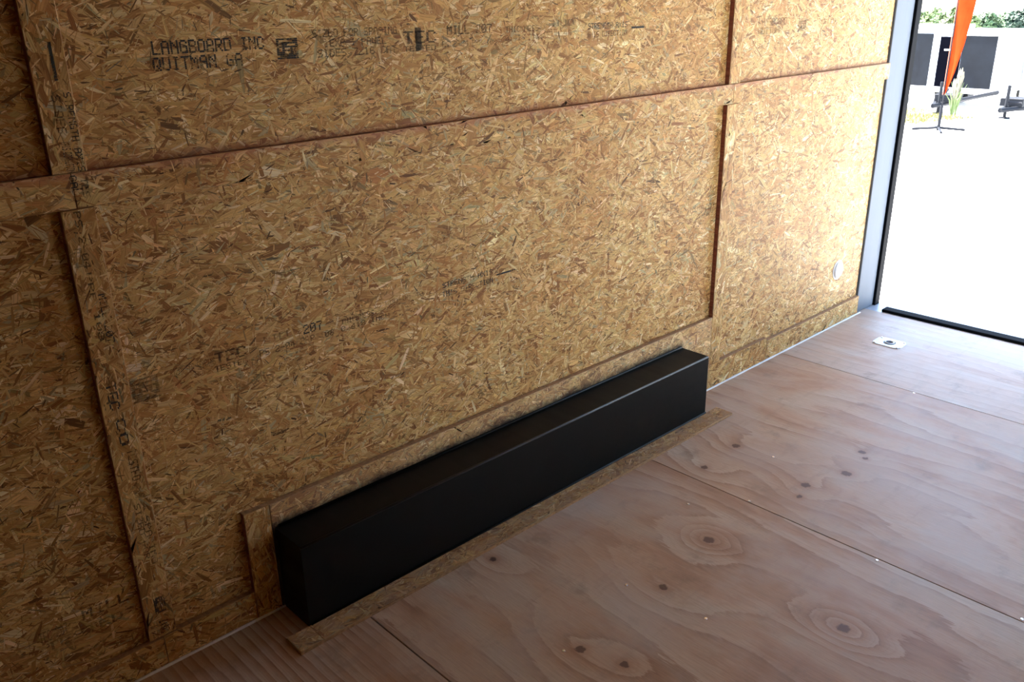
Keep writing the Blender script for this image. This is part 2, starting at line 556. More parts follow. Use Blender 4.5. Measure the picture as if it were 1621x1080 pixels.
def board(name, parent, x0, x1, z0, z1, yface, ydeep, mat, along='u', bevel=0.0012, core=None, density=1.0, edge='red'):
    """one strand-board piece standing against the wall, with its flakes"""
    o = box(name, (x0, x1, yface, ydeep, z0, z1), [core or M_CORE, M_RAW_EDGE if edge == 'raw' else M_EDGE, M_RAW_EDGE], parent, bevel=bevel,
            face_mat=fm if edge != 'side' else (lambda n: 0 if abs(n.y) > 0.5 else (1 if abs(n.x) > 0.5 else 2)))
    _seed[0] += 1
    e = bevel
    xa = max(x0, FLAKE_X0)
    if x1 - xa > 0.02:
        flake_layer(o, (xa + e, x1 - e, z0 + e, z1 - e), lambda u, v, h: (u, yface - h, v), mat, _seed[0], along, density=density)
    return o


# board panels behind the strips: joints sit under the strips
for (x0, x1) in ((X_FRONT, 0.556), (0.558, 2.908), (2.910, 4.192)):
    board('strand_board_panel', wall, x0, x1, 0.0, 1.199, T, 0.032, M_OSB_LOW)
    board('strand_board_panel', wall, x0, x1, 1.201, Z_CEIL - 0.0005, T, 0.032, M_OSB_WALL)
B1, B2 = (0.522, 0.590), (2.872, 2.946)
RZ0, RZ1 = 1.165, 1.237
for (x0, x1) in (B1, B2):
    board('batten', wall, x0, x1, RZ1 + 0.0006, Z_CEIL - 0.01, 0.0, T - 0.001, M_OSB_BATTEN, 'v', 0.0014)
    board('batten', wall, x0, x1, 0.0912 if x0 < 1 else 0.1122, RZ0 - 0.0006, 0.0, T - 0.001, M_OSB_BATTEN, 'v', 0.0014)
for (x0, x1) in ((X_FRONT, 0.5560), (0.5565, 2.9080), (2.9085, 4.190)):
    board('rail', wall, x0, x1, RZ0, RZ1, 0.0006, T - 0.001, M_OSB_RAIL, edge='red' if x0 < 2 else 'raw')
for (x0, x1, zt) in ((X_FRONT, 0.556, .085), (0.5565, 0.803, .088), (2.874, 3.318, .112), (3.320, 4.190, .098)):
    board('bottom_rail', wall, x0, x1, 0.0, zt, 0.0008, T - 0.001, M_OSB_LOW, edge='raw')
# strips framing the wheel box on the wall
BX0, BX1, BY, BZ = 0.884, 2.668, -0.130, 0.252
board('box_trim_strip', wall, 0.804, 0.876, 0.0005, 0.326, 0.0003, T - 0.001, M_OSB_BATTEN, 'v', edge='side')
board('box_trim_strip', wall, 0.8765, 2.8715, 0.0005, 0.325, 0.0, T - 0.001, M_OSB_STRIP, core=M_OSB_STRIP_CORE, edge='raw')
# strip on the floor in front of the box
fmz = lambda n: 0 if abs(n.z) > 0.5 else 1
for (x0, x1, y1, zt) in ((0.8125, 0.880, -0.1325, 0.011), (0.8808, 2.745, BY - 0.001, 0.010)):
    o = box('box_trim_strip', (x0, x1, -0.206, y1, 0.0, zt), [M_CORE, M_RAW_EDGE], floor, bevel=0.001, face_mat=fmz)
    _seed[0] += 1
    flake_layer(o, (x0 + .001, x1 - .001, -0.205, y1 - .001), lambda u, v, h, zt=zt: (u, v, zt + h), M_OSB_FLOOR, _seed[0])

SX0, SX1, SZ = 2.15, 2.92, 1.86        # unseen side doorway behind the camera, added for light across the mid wall
bm = bmesh.new()
bm_box(bm, X_FRONT, SX0, Y_RIGHT - 0.03, Y_RIGHT, -0.02, Z_CEIL)
bm_box(bm, SX1, 4.20, Y_RIGHT - 0.03, Y_RIGHT, -0.02, Z_CEIL)
bm_box(bm, SX0, SX1, Y_RIGHT - 0.03, Y_RIGHT, SZ, Z_CEIL)
wall_r = mesh_obj('wall_right', bm, [M_OSB_FAR])
tag(wall_r, 'bare strand board wall opposite the wheel box with a side doorway added for light', kind='structure')
wall_f = box('wall_front', (X_FRONT - 0.03, X_FRONT, Y_RIGHT, 0.03, -0.02, Z_CEIL), [M_OSB_FRONT])
tag(wall_f, 'bare strand board wall at the nose of the trailer', kind='structure')
ceil = box('ceiling', (X_FRONT, 4.42, Y_RIGHT - 0.03, 0.05, Z_CEIL, Z_CEIL + 0.04), [M_CEIL])
tag(ceil, 'plain brown board trailer ceiling', kind='structure')

# white caulk where wall meets floor
for k, (x0, x1) in enumerate(((X_FRONT, 0.884), (2.672, 4.22))):
    bm = bmesh.new()
    n = 40
    prev = None
    rr = random.Random(k)
    for i in range(n + 1):
        x = x0 + (x1 - x0) * i / n
        r = 0.0055 + rr.uniform(-0.0009, 0.0009)
        ring = [bm.verts.new((x, 0.0006, 0.0002)), bm.verts.new((x, 0.0006, r)), bm.verts.new((x, -r * 0.62, r * 0.62)), bm.verts.new((x, -r, 0.0002))]
        if prev:
            for a in range(3):
                bm.faces.new((prev[a], prev[a + 1], ring[a + 1], ring[a]))
        prev = ring
    o = mesh_obj('trim_%d' % (k + 1), bm, M_CAULK, None, True)
    tag(o, ('thin white caulk line at the wall foot left of the wheel box', 'thin white caulk line at the wall foot towards the doorway')[k], kind='structure')

# door jambs, header and sill of the open rear doorway
def jamb(name, y0, y1, label):
    face = -1 if y0 > -1 else 1
    j = empty(name, (4.30, y0, 0))
    tag(j, label, kind='structure')
    bm = bmesh.new()
    # folded channel: broad inner face and a short return lip towards the wall board
    bm_box(bm, 4.196, 4.385, y0, y1, 0.0, Z_CEIL, bevel=0.004, seg=2)
    o = mesh_obj('jamb_post', bm, M_ALU, j); o.matrix_parent_inverse = Matrix.Translation((-4.30, -y0, 0))
    ys = (y0 - 0.012, y0 + 0.03) if face < 0 else (y1 - 0.03, y1 + 0.010)
    o = box('door_seal', (4.386, 4.440, ys[0], ys[1], -0.006, Z_CEIL), M_RUBBER, j, bevel=0.004, seg=2); o.matrix_parent_inverse = Matrix.Translation((-4.30, -y0, 0))
    o = box('corner_post', (4.386, 4.440, min(y0, y1) + 0.031 if face < 0 else min(y0, y1), max(y0, y1) if face < 0 else max(y0, y1) - 0.031, -0.02, Z_CEIL), M_SKIN, j); o.matrix_parent_inverse = Matrix.Translation((-4.30, -y0, 0))
    return j

jamb('trim_3', 0.010, 0.052, 'silvery metal door post with black rubber seal beside the bright doorway')
jamb('trim_4', Y_RIGHT - 0.05, Y_RIGHT + 0.004, 'silvery metal door post on the far side of the doorway')
sill = box('trim_5', (4.302, 4.455, Y_RIGHT, 0.03, -0.075, -0.002), M_GALV, None, bevel=0.003)
tag(sill, 'bright metal sill across the open rear doorway', kind='structure')
box('threshold_seal', (4.312, 4.372, -2.38, -0.072, -0.002, 0.013), M_RUBBER, sill, bevel=0.004, seg=2)
header = box('trim_6', (4.22, 4.42, Y_RIGHT, 0.03, Z_CEIL - 0.10, Z_CEIL - 0.0005), M_ALU, None, bevel=0.003)
tag(header, 'metal header above the open rear doorway', kind='structure')

bm = bmesh.new()
for d in ((SX0 + .0005, SX0 + 0.03, Y_RIGHT - 0.045, Y_RIGHT + 0.012, 0.0, SZ - .0005), (SX1 - 0.03, SX1 - .0005, Y_RIGHT - 0.045, Y_RIGHT + 0.012, 0.0, SZ - .0005),
          (SX0 + 0.03, SX1 - 0.03, Y_RIGHT - 0.045, Y_RIGHT + 0.012, SZ - 0.03, SZ - .0005)):
    bm_box(bm, *d, bevel=0.002)
tag(mesh_obj('trim_7', bm, M_ALU), 'metal frame round the added side doorway', kind='structure')

# unseen leaf added outside the side doorway to keep daylight off the left bay
sdoor = empty('door_2', (SX1, Y_RIGHT - 0.05, 0))
tag(sdoor, 'unseen side door leaf added outside to block daylight', kind='structure')
for o in (box('door_panel', (SX1 - 0.030, SX1, Y_RIGHT - 0.05 - (SX1 - SX0), Y_RIGHT - 0.05, 0.01, SZ - 0.01), plain('brown_light_blocker', (0.20, 0.13, 0.07), 0.6), sdoor, bevel=0.003),):
    o.matrix_parent_inverse = Matrix.Translation((-SX1, -Y_RIGHT + 0.05, 0))

# unseen shut leaf, added to narrow the rear opening so light falls off faster
door = empty('door_1', (4.40, -1.60, 0))
tag(door, 'closed white rear leaf added to narrow the daylight opening', kind='structure')
DOOR_Y = -1.15
dinv = Matrix.Translation((-4.40, 1.60, 0))
for o in (box('door_panel', (4.385, 4.420, Y_RIGHT + 0.006, DOOR_Y, 0.014, Z_CEIL - 0.105), M_SKIN, door, bevel=0.004),
          box('door_edge', (4.378, 4.426, DOOR_Y, DOOR_Y + 0.022, 0.014, Z_CEIL - 0.105), M_ALU, door, bevel=0.003)):
    o.matrix_parent_inverse = dinv

# ------------------------------------------------------------------ wheel box
wb = empty('wheel_box', (BX0, BY, 0))
tag(wb, 'long black painted steel wheel box along the foot of the wall', 'wheel box')
inv = Matrix.Translation((-BX0, -BY, 0))
def wpart(o):
    o.matrix_parent_inverse = inv
    return o
sh = 0.004
wpart(box('front_panel', (BX0, BX1, BY, BY + sh, 0.0005, BZ - 0.006), M_BLACK, wb))
wpart(box('top_panel', (BX0, BX1, BY + 0.006, -0.001, BZ - sh, BZ), M_BLACK, wb))
wpart(box('end_panel', (BX0, BX0 + sh, BY + sh, -0.001, 0.0005, BZ - sh), M_BLACK, wb))
wpart(box('end_panel', (BX1 - sh, BX1, BY + sh, -0.001, 0.0005, BZ - sh), M_BLACK, wb))
# rounded fold along the front edge
bm = bmesh.new()
arc = [(BY + 0.006 - 0.006 * math.cos(a), BZ - 0.006 + 0.006 * math.sin(a)) for a in [math.pi / 2 * i / 5 for i in range(6)]]
prev = None
for x in (BX0, BX1):
    ring = [bm.verts.new((x, y, z)) for y, z in arc] + [bm.verts.new((x, BY + 0.006, BZ - 0.006))]
    if prev:
        for a in range(len(ring)):
            b = (a + 1) % len(ring)
            bm.faces.new((prev[a], prev[b], ring[b], ring[a]))
    bm.faces.new(ring)
    prev = ring
wpart(mesh_obj('folded_edge', bm, M_BLACK_EDGE, wb, True))
# sealant beads
wpart(tube('sealant_bead', [(BX0 + .01, -0.003, BZ + .002), ((BX0 + BX1) / 2, -0.003, BZ + .003), (BX1 - .003, -0.003, BZ + .002)], 0.005, M_BLACK, wb, 8))
wpart(tube('sealant_bead', [(BX0 + .002, BY - 0.002, 0.012), ((BX0 + BX1) / 2, BY - 0.002, 0.012), (BX1, BY - 0.002, 0.012)], 0.004, M_BLACK, wb, 8))

# ------------------------------------------------------------------ tie-down ring sunk in the floor
tr = empty('tie_down_ring', (3.91, -0.30, 0))
tag(tr, 'zinc plated recessed tie-down ring in the floor near the doorway', 'tie-down ring')
bm = bmesh.new()
hw, hd, hole = 0.052, 0.066, 0.030
N = 24
outer = []
for i in range(N):
    a = 2 * math.pi * i / N
    # rounded rectangle outline
    cx, sx = math.cos(a), math.sin(a)
    p = 6.0
    s = (abs(cx) ** p + abs(sx) ** p) ** (-1 / p)
    outer.append((cx * s * hw, sx * s * hd))
to = [bm.verts.new((x, y, 0.0035)) for x, y in outer]
bo = [bm.verts.new((x * 1.02, y * 1.02, 0.0004)) for x, y in outer]
ti = [bm.verts.new((hole * math.cos(2 * math.pi * i / N), hole * math.sin(2 * math.pi * i / N), 0.0035)) for i in range(N)]
bi = [bm.verts.new((hole * .9 * math.cos(2 * math.pi * i / N), hole * .9 * math.sin(2 * math.pi * i / N), 0.0008)) for i in range(N)]
for i in range(N):
    j = (i + 1) % N
    bm.faces.new((bo[i], bo[j], to[j], to[i]))
    bm.faces.new((to[i], to[j], ti[j], ti[i]))
    bm.faces.new((ti[i], ti[j], bi[j], bi[i]))
mesh_obj('plate', bm, M_GALV, tr)
bm = bmesh.new()
bmesh.ops.create_circle(bm, cap_ends=True, segments=24, radius=0.0275, matrix=Matrix.Translation((0, 0, 0.0009)))
mesh_obj('recess', bm, plain('dark_recess_pan', (0.10, 0.11, 0.12), 0.45, 0.5), tr)
tube('ring', [(0.019 * math.cos(a), 0.019 * math.sin(a), 0.0045 + .001 * math.sin(a)) for a in [2 * math.pi * i / 24 for i in range(25)]], 0.0036, M_GALV, tr, 8)
for sx in (-1, 1):
    for sy in (-1, 1):
        bm = bmesh.new()
        bmesh.ops.create_cone(bm, cap_ends=True, segments=12, radius1=0.0055, radius2=0.0042, depth=0.0025, matrix=Matrix.Translation((sx * .040, sy * .054, 0.0049)))
        mesh_obj('screw', bm, M_SCREW, tr)

# floor screws beside the sheet joints
for (x, y) in ((2.246, -0.600), (2.228, -1.040), (2.248, -1.424), (2.560, -0.498), (3.440, -0.62), (3.462, -1.20), (1.300, -.66), (1.62, -.60), (1.66, -.84), (2.09, -.47)):
    bm = bmesh.new()
    bmesh.ops.create_cone(bm, cap_ends=True, segments=12, radius1=0.0050, radius2=0.0036, depth=0.0016, matrix=Matrix.Translation((x, y, 0.0008)))
    mesh_obj('screw', bm, M_SCREW, floor)

# white round cap on the wall near the doorway
cp = empty('wall_cap', (3.955, T, 0.285))
tag(cp, 'small round white plastic cap on the wall near the doorway', 'cap')
prof = [(0.0, -0.0125), (0.024, -0.0125), (0.036, -0.0115), (0.0415, -0.007), (0.0435, -0.0005)]
bm = bmesh.new()
rings = []
for r, y in prof:
    if r == 0:
        rings.append([bm.verts.new((0, y, 0))])
    else:
        rings.append([bm.verts.new((r * math.cos(2 * math.pi * k / 28), y, r * math.sin(2 * math.pi * k / 28))) for k in range(28)])
for k in range(28):
    bm.faces.new((rings[0][0], rings[1][k], rings[1][(k + 1) % 28]))
for a, b in zip(rings[1:], rings[2:]):
    for k in range(28):
        bm.faces.new((a[k], b[k], b[(k + 1) % 28], a[(k + 1) % 28]))
mesh_obj('cover', bm, M_PLASTIC, cp, True)
bm = bmesh.new()
bmesh.ops.create_cone(bm, cap_ends=True, segments=28, radius1=0.049, radius2=0.048, depth=0.003, matrix=Matrix.Translation((0, -0.002, 0)) @ Matrix.Rotation(math.pi / 2, 4, 'X'))
mesh_obj('flange', bm, M_PLASTIC, cp)

# ------------------------------------------------------------------ mill stamps (dot-matrix ink print)
FONT = {
 'A': '01110 10001 10001 11111 10001 10001 10001', 'B': '11110 10001 10001 11110 10001 10001 11110', 'C': '01110 10001 10000 10000 10000 10001 01110',
 'D': '11110 10001 10001 10001 10001 10001 11110', 'E': '11111 10000 10000 11110 10000 10000 11111', 'F': '11111 10000 10000 11110 10000 10000 10000',
 'G': '01110 10001 10000 10111 10001 10001 01111', 'H': '10001 10001 10001 11111 10001 10001 10001', 'I': '01110 00100 00100 00100 00100 00100 01110',
 'K': '10001 10010 10100 11000 10100 10010 10001', 'L': '10000 10000 10000 10000 10000 10000 11111', 'M': '10001 11011 10101 10101 10001 10001 10001',
 'N': '10001 11001 10101 10011 10001 10001 10001', 'O': '01110 10001 10001 10001 10001 10001 01110', 'P': '11110 10001 10001 11110 10000 10000 10000',
 'Q': '01110 10001 10001 10001 10101 10010 01101', 'R': '11110 10001 10001 11110 10100 10010 10001', 'S': '01111 10000 10000 01110 00001 00001 11110',
 'T': '11111 00100 00100 00100 00100 00100 00100', 'U': '10001 10001 10001 10001 10001 10001 01110', 'V': '10001 10001 10001 10001 10001 01010 00100',
 'X': '10001 10001 01010 00100 01010 10001 10001', 'Z': '11111 00001 00010 00100 01000 10000 11111', '0': '01110 10001 10011 10101 11001 10001 01110',
 '1': '00100 01100 00100 00100 00100 00100 01110', '2': '01110 10001 00001 00110 01000 10000 11111', '4': '00010 00110 01010 10010 11111 00010 00010',
 '6': '01110 10000 10000 11110 10001 10001 01110', '7': '11111 00001 00010 00100 00100 00100 00100', '8': '01110 10001 10001 01110 10001 10001 01110',
 '/': '00001 00001 00010 00100 01000 10000 10000', '-': '00000 00000 00000 11111 00000 00000 00000', '.': '00000 00000 00000 00000 00000 01100 01100', ' ': '00000 ' * 7,
}

def stamp(text, x0, x1, z0, z1, mat, y=T, vertical=False, parent=None):
    """ink lettering filling a rectangle on the board (vertical: reads downwards)"""
    bm = bmesh.new()
    n = len(text) * 6 - 1
    L, Hh = ((x1 - x0), (z1 - z0)) if not vertical else ((z1 - z0), (x1 - x0))
    cw, ch = L / n, Hh / 7.0
    for ci, chh in enumerate(text):
        rows = FONT[chh].split()
        for r, row in enumerate(rows):
            c = 0
            while c < 5:
                if row[c] == '1':
                    c2 = c
                    while c2 + 1 < 5 and row[c2 + 1] == '1':
                        c2 += 1
                    a0, a1 = (ci * 6 + c - .12) * cw, (ci * 6 + c2 + 1.12) * cw
                    b0, b1 = Hh - (r + 1.0) * ch, Hh - (r + .05) * ch
                    if vertical:      # text direction runs down, letter tops face +x
                        pts = [(x0 + b0, z1 - a0), (x0 + b0, z1 - a1), (x0 + b1, z1 - a1), (x0 + b1, z1 - a0)]
                    else:
                        pts = [(x0 + a0, z0 + b0), (x0 + a1, z0 + b0), (x0 + a1, z0 + b1), (x0 + a0, z0 + b1)]
                    bm.faces.new([bm.verts.new((px, y - 0.0012, pz)) for px, pz in pts])
                    c = c2
                c += 1
    return mesh_obj('printed_lettering', bm, mat, parent or wall)


def dash(x0, x1, z0, z1, mat, y=T):
    bm = bmesh.new()
    bm.faces.new([bm.verts.new(p) for p in ((x0, y - .0012, z0), (x1, y - .0012, z0), (x1, y - .0012, z1), (x0, y - .0012, z1))])
    return mesh_obj('printed_arrow', bm, mat, wall)


def grade_mark(x0, x1, z0, z1, mat, y=T, vertical=False):
    """dark block logo with light bars"""
    bm = bmesh.new()
    rows = ['11111111', '10000011', '11111111', '10110001', '11111111', '10100101', '10111101', '11100111', '11111111', '01111110', '11111111']
    rows = [r if i % 2 else r for i, r in enumerate(rows)]
    nr, nc = len(rows), 8
    for i, r in enumerate(rows):
        for j, c in enumerate(r):
            if c == '1':
                u0, u1 = j / nc, (j + .98) / nc
                v1, v0 = 1 - i / nr, 1 - (i + .88) / nr
                if vertical:
                    u0, u1, v0, v1 = v0, v1, 1 - u1, 1 - u0
                X0, X1 = x0 + (x1 - x0) * u0, x0 + (x1 - x0) * u1
                Z0, Z1 = z0 + (z1 - z0) * v0, z0 + (z1 - z0) * v1
                bm.faces.new([bm.verts.new(p) for p in ((X0, y - .0012, Z0), (X1, y - .0012, Z0), (X1, y - .0012, Z1), (X0, y - .0012, Z1))])
    return mesh_obj('printed_grade_mark', bm, mat, wall)


# upper panel, middle bay
stamp('LANGBOARD INC', 0.767, 1.023, 1.4505, 1.4780, M_INK)
stamp('QUITMAN GA', 0.764, 0.966, 1.4180, 1.4455, M_INK)
grade_mark(1.054, 1.109, 1.4255, 1.4710, M_INK)
stamp('SIZED FOR SPACING', 1.150, 1.395, 1.4690, 1.4870, M_INK_MID)
stamp('EXP 1 PANEL', 1.196, 1.360, 1.4470, 1.4640, M_INK_MID)
stamp('SIDES 7/16 CAT', 1.160, 1.390, 1.4240, 1.4420, M_INK_MID)
stamp('TEC', 1.415, 1.520, 1.4430, 1.4740, M_INK_MID)
dash(1.452, 1.472, 1.425, 1.482, M_INK_MID)
stamp('TESTED', 1.415, 1.518, 1.4240, 1.4380, M_INK_MID)
stamp('MILL 207', 1.558, 1.718, 1.4600, 1.4830, M_INK_MID)
stamp('PS 2-04 PRP 108', 1.541, 1.734, 1.4290, 1.4440, M_INK_FAINT)
stamp('THICKNESS', 1.770, 1.900, 1.4580, 1.4740, M_INK_MID)
stamp('0.418 INCH', 1.769, 1.925, 1.4350, 1.4510, M_INK_FAINT)
stamp('HUD', 1.960, 2.050, 1.4680, 1.4860, M_INK_FAINT)
stamp('UM 40', 1.955, 2.040, 1.4400, 1.4560, M_INK_FAINT)
stamp('STRENGTH AXIS', 2.115, 2.300, 1.4550, 1.4720, M_INK)
stamp('THIS DIRECTION', 2.113, 2.300, 1.4310, 1.4480, M_INK_MID)
dash(2.322, 2.388, 1.4500, 1.4560, M_INK)
# upper panel, bay by the door
stamp('LANGBOARD', 3.070, 3.270, 1.4330, 1.4600, M_INK_FAINT)
stamp('QUITMAN', 3.070, 3.240, 1.4030, 1.4280, M_INK_FAINT)
grade_mark(3.360, 3.420, 1.405, 1.452, M_INK_FAINT)
stamp('SIZED FOR SPACING', 3.520, 3.800, 1.4250, 1.4440, M_INK_FAINT)
stamp('MILL 207', 3.850, 4.000, 1.4160, 1.4400, M_INK_FAINT)
# lower panel, middle bay
grade_mark(0.598, 0.660, 0.705, 0.762, M_INK_FAINT)
stamp('SIZED FOR SPACING', 0.690, 0.800, 0.742, 0.762, M_INK_FAINT)
stamp('TEC', 0.800, 0.880, 0.742, 0.770, M_INK_MID)
stamp('TESTED', 0.796, 0.882, 0.722, 0.737, M_INK_MID)
stamp('MILL', 0.930, 1.012, 0.757, 0.776, M_INK_FAINT)
stamp('207', 1.042, 1.098, 0.752, 0.777, M_INK)
stamp('PS 2-04 PRP 108', 0.915, 1.130, 0.727, 0.745, M_INK_MID)
stamp('THICKNESS', 1.155, 1.260, 0.748, 0.764, M_INK_MID)
stamp('0.418 INCH', 1.153, 1.310, 0.729, 0.743, M_INK_MID)
stamp('HUD UM 40', 1.300, 1.430, 0.765, 0.778, M_INK_FAINT)
stamp('STRENGTH AXIS', 1.502, 1.697, 0.768, 0.784, M_INK)
stamp('THIS DIRECTION', 1.500, 1.698, 0.741, 0.757, M_INK)
dash(1.712, 1.792, 0.7585, 0.7640, M_INK)
# left bay, low down
stamp('TEC 207', 0.300, 0.360, 0.205, 0.235, M_INK_FAINT)
stamp('MILL', 0.395, 0.500, 0.220, 0.245, M_INK_MID)
stamp('TESTED', 0.310, 0.480, 0.180, 0.200, M_INK_FAINT)
# left batten, cut from a stamped sheet so the print runs down it
dash(0.5615, 0.5675, 1.415, 1.486, M_INK, 0.0)
stamp('SIDES', 0.549, 0.565, 1.315, 1.388, M_INK_MID, 0.0, True)
stamp('THIS DIRECTION', 0.550, 0.566, 1.2385, 1.300, M_INK, 0.0, True)
stamp('STRENGTH AXIS', 0.572, 0.586, 1.2385, 1.392, M_INK, 0.0, True)
stamp('GAUD', 0.552, 0.566, 1.180, 1.232, M_INK, 0.0006, True)
stamp('TES', 0.572, 0.586, 1.185, 1.225, M_INK_MID, 0.0006, True)
stamp('PS 2-04', 0.546, 0.560, 1.040, 1.160, M_INK_MID, 0.0, True)
grade_mark(0.528, 0.548, 1.045, 1.085, M_INK_FAINT, 0.0)
stamp('PRP 108', 0.546, 0.558, 0.880, 1.030, M_INK_MID, 0.0, True)
stamp('MILL 207', 0.562, 0.578, 0.870, 0.980, M_INK, 0.0, True)
stamp('TEC', 0.540, 0.562, 0.715, 0.780, M_INK, 0.0, True)
stamp('CO', 0.546, 0.566, 0.625, 0.690, M_INK, 0.0, True)
stamp('TESTED', 0.556, 0.576, 0.530, 0.610, M_INK_MID, 0.0, True)
stamp('SIZED FOR', 0.548, 0.562, 0.320, 0.470, M_INK_MID, 0.0, True)
stamp('SPACING', 0.563, 0.577, 0.300, 0.430, M_INK_MID, 0.0, True)
grade_mark(0.548, 0.574, 0.160, 0.205, M_INK, 0.0, True)
stamp('INC', 0.552, 0.574, 0.100, 0.140, M_INK, 0.0, True)
# a smudge of print on the edge of the middle bay beside the batten
stamp('CAT', 2.800, 2.860, 0.762, 0.800, M_INK_FAINT)

# ------------------------------------------------------------------ outdoors
def gz(x):
    """lot falls gently away from the trailer"""
    if x < 5: return -0.55
    if x < 17: return -0.55 - 0.20 * (x - 5) / 12
    if x < 24: return -0.75 - 0.45 * (x - 17) / 7
    return -1.20 - 0.045 * (x - 24)

_m = NT('pale_gravel_lot')
_uv, _s = _m.coords('xy')
_n = _m.noise(_uv, 1.2, 8.0, 0.7)
_n2 = _m.noise(_uv, 60.0, 4.0, 0.7)
_c = _m.ramp(_n, [(0.3, (0.56, 0.55, 0.53)), (0.7, (0.70, 0.69, 0.67))])
_c = _m.mixc(1.0, _c, _m.ramp(_n2, [(0.25, (0.80, 0.80, 0.80)), (0.7, (1.06, 1.06, 1.06))]), 'MULTIPLY')
_m.finish(_c, 0.9, bump=_n2, bump_strength=0.4, bump_dist=0.02)
bm = bmesh.new()
xs = [-40, -15, 0, 5, 8, 11, 14, 17, 19, 21, 24, 30, 40, 55, 80, 130]
ys = [-80, -40, -20, -10, 0, 5, 10, 20, 40, 80]
gv = [[bm.verts.new((x, y, gz(x))) for y in ys] for x in xs]
for i in range(len(xs) - 1):
    for j in range(len(ys) - 1):
        bm.faces.new((gv[i][j], gv[i + 1][j], gv[i + 1][j + 1], gv[i][j + 1]))
ground = mesh_obj('ground', bm, _m.mat)
tag(ground, 'sunlit pale gravel lot outside the doorway', kind='structure')

M_WHITE = plain('white_trailer_paint', (0.80, 0.81, 0.82), 0.35)
M_BLKPANEL = plain('satin_black_panel', (0.0045, 0.0058, 0.0085), 0.5, spec=0.10, speck=0.35, speck_scale=3)
M_DARK = plain('painted_bay_shade', (0.0012, 0.0013, 0.0030), 0.9, spec=0.02)  # flat panel colour paints the shade inside an open trailer doorway
M_DSTEEL = plain('dark_frame_steel', (0.010, 0.011, 0.014), 0.6, spec=0.1)
M_TYRE = plain('tyre_rubber', (0.02, 0.02, 0.02), 0.8)
M_HUB = plain('white_wheel_rim', (0.7, 0.7, 0.7), 0.4)
M_ORANGE = plain('orange_flag_cloth', (0.30, 0.022, 0.004), 0.9, spec=0.02, speck=0.12, speck_scale=5)
M_PINKHEM = plain('pale_pink_hem', (0.40, 0.11, 0.075), 0.9, spec=0.05)
M_POLE = plain('white_pole_paint', (0.78, 0.78, 0.78), 0.4)


def trailer(x, y0, y1, top, length, label, panels, jack_y=None, bracket=None):
    """enclosed cargo trailer seen from its front; panels = [(y0,y1,z0,z1,material,name)]"""
    yc = (y0 + y1) / 2
    g = gz(x)
    t = empty('cargo_trailer', (x, yc, g))
    tag(t, label, 'trailer', 'white cargo trailers parked outside')
    inv = Matrix.Translation((-x, -yc, -g))
    def pt(o):
        o.matrix_parent_inverse = inv
        return o
    bot = g + 0.42
    bm = bmesh.new()
    bm_box(bm, x, x + length, y0, y1, bot, top, bevel=0.04, seg=3)
    pt(mesh_obj('body', bm, M_WHITE, t))
    pt(box('roof_cap', (x - 0.03, x + length + 0.03, y0 - 0.03, y1 + 0.03, top - 0.05, top + 0.04), M_WHITE, t, bevel=0.015))
    pt(box('lower_skirt', (x - 0.012, x + 0.06, y0 + 0.02, y1 - 0.02, bot - 0.10, bot + 0.04), M_WHITE, t, bevel=0.01))
    for (a, b, c, d, mt, nm) in panels:
        pt(box(nm, (x - 0.02, x + 0.01, a, b, c, d), mt, t, bevel=0.006))
    for s in (y0 + 0.12, y1 - 0.12):
        for dx in (length * .55, length * .55 + 0.75):
            bm = bmesh.new()
            mtx = Matrix.Translation((x + dx, s, g + 0.31)) @ Matrix.Rotation(math.pi / 2, 4, 'X')
            bmesh.ops.create_cone(bm, cap_ends=True, segments=20, radius1=0.31, radius2=0.31, depth=0.2, matrix=mtx)
            w = pt(mesh_obj('wheel', bm, M_TYRE, t))
            bm = bmesh.new()
            bmesh.ops.create_cone(bm, cap_ends=True, segments=16, radius1=0.17, radius2=0.17, depth=0.22, matrix=mtx)
            hub = mesh_obj('rim', bm, M_HUB, w)
    if bracket:
        a, b, z = bracket
        pt(box('door_latch', (x - 0.06, x - 0.018, a, b, z - .02, z + .02), M_POLE, t))
        pt(box('door_latch', (x - 0.06, x - 0.018, a, a + .09, z - .08, z + .08), M_POLE, t))
    if jack_y is not None:
        tip = (x - 3.6, jack_y, bot - 0.02)
        bm = bmesh.new()
        for yy in (yc - 0.6, yc + 0.6):
            bm_tube(bm, [(x + 0.1, yy, bot - 0.03), tip], 0.05, 6)
        pt(mesh_obj('tongue', bm, M_DSTEEL, t))
        jx = x - 3.3
        jz = gz(jx)
        bm = bmesh.new()
        bm_tube(bm, [(jx, jack_y, jz), (jx, jack_y, bot + 0.45)], 0.035, 8)
        bm_tube(bm, [(jx, jack_y, jz), (jx, jack_y, jz + 0.03)], 0.11, 10)
        bm_tube(bm, [(jx, jack_y, bot + 0.12), (jx, jack_y - 0.28, bot + 0.12)], 0.02, 6)
        pt(mesh_obj('jack', bm, M_DSTEEL, t))
        pt(box('battery_box', (jx + .25, jx + .65, jack_y - .22, jack_y + .22, bot + .01, bot + .17), M_DSTEEL, t, bevel=.01))
    return t


trailer(23.0, 7.42, 9.55, 0.66, 2.3, 'white trailer with narrow black panel close beside the door seal',
        [(7.47, 7.95, -0.68, 0.55, M_BLKPANEL, 'front_panel')])
trailer(23.1, 5.50, 7.36, 0.56, 2.3, 'white trailer with wide black front panel behind the orange flag',
        [(6.80, 7.33, -0.69, 0.48, M_DARK, 'doorway'), (6.02, 6.79, -0.69, 0.51, M_BLKPANEL, 'front_panel')], 5.85, (6.84, 7.19, 0.18))  # the doorway is a solid panel coloured as its inner shade
trailer(23.2, 3.10, 5.40, 0.58, 2.3, 'plain white trailer at the right edge of the doorway view', [], 4.55)

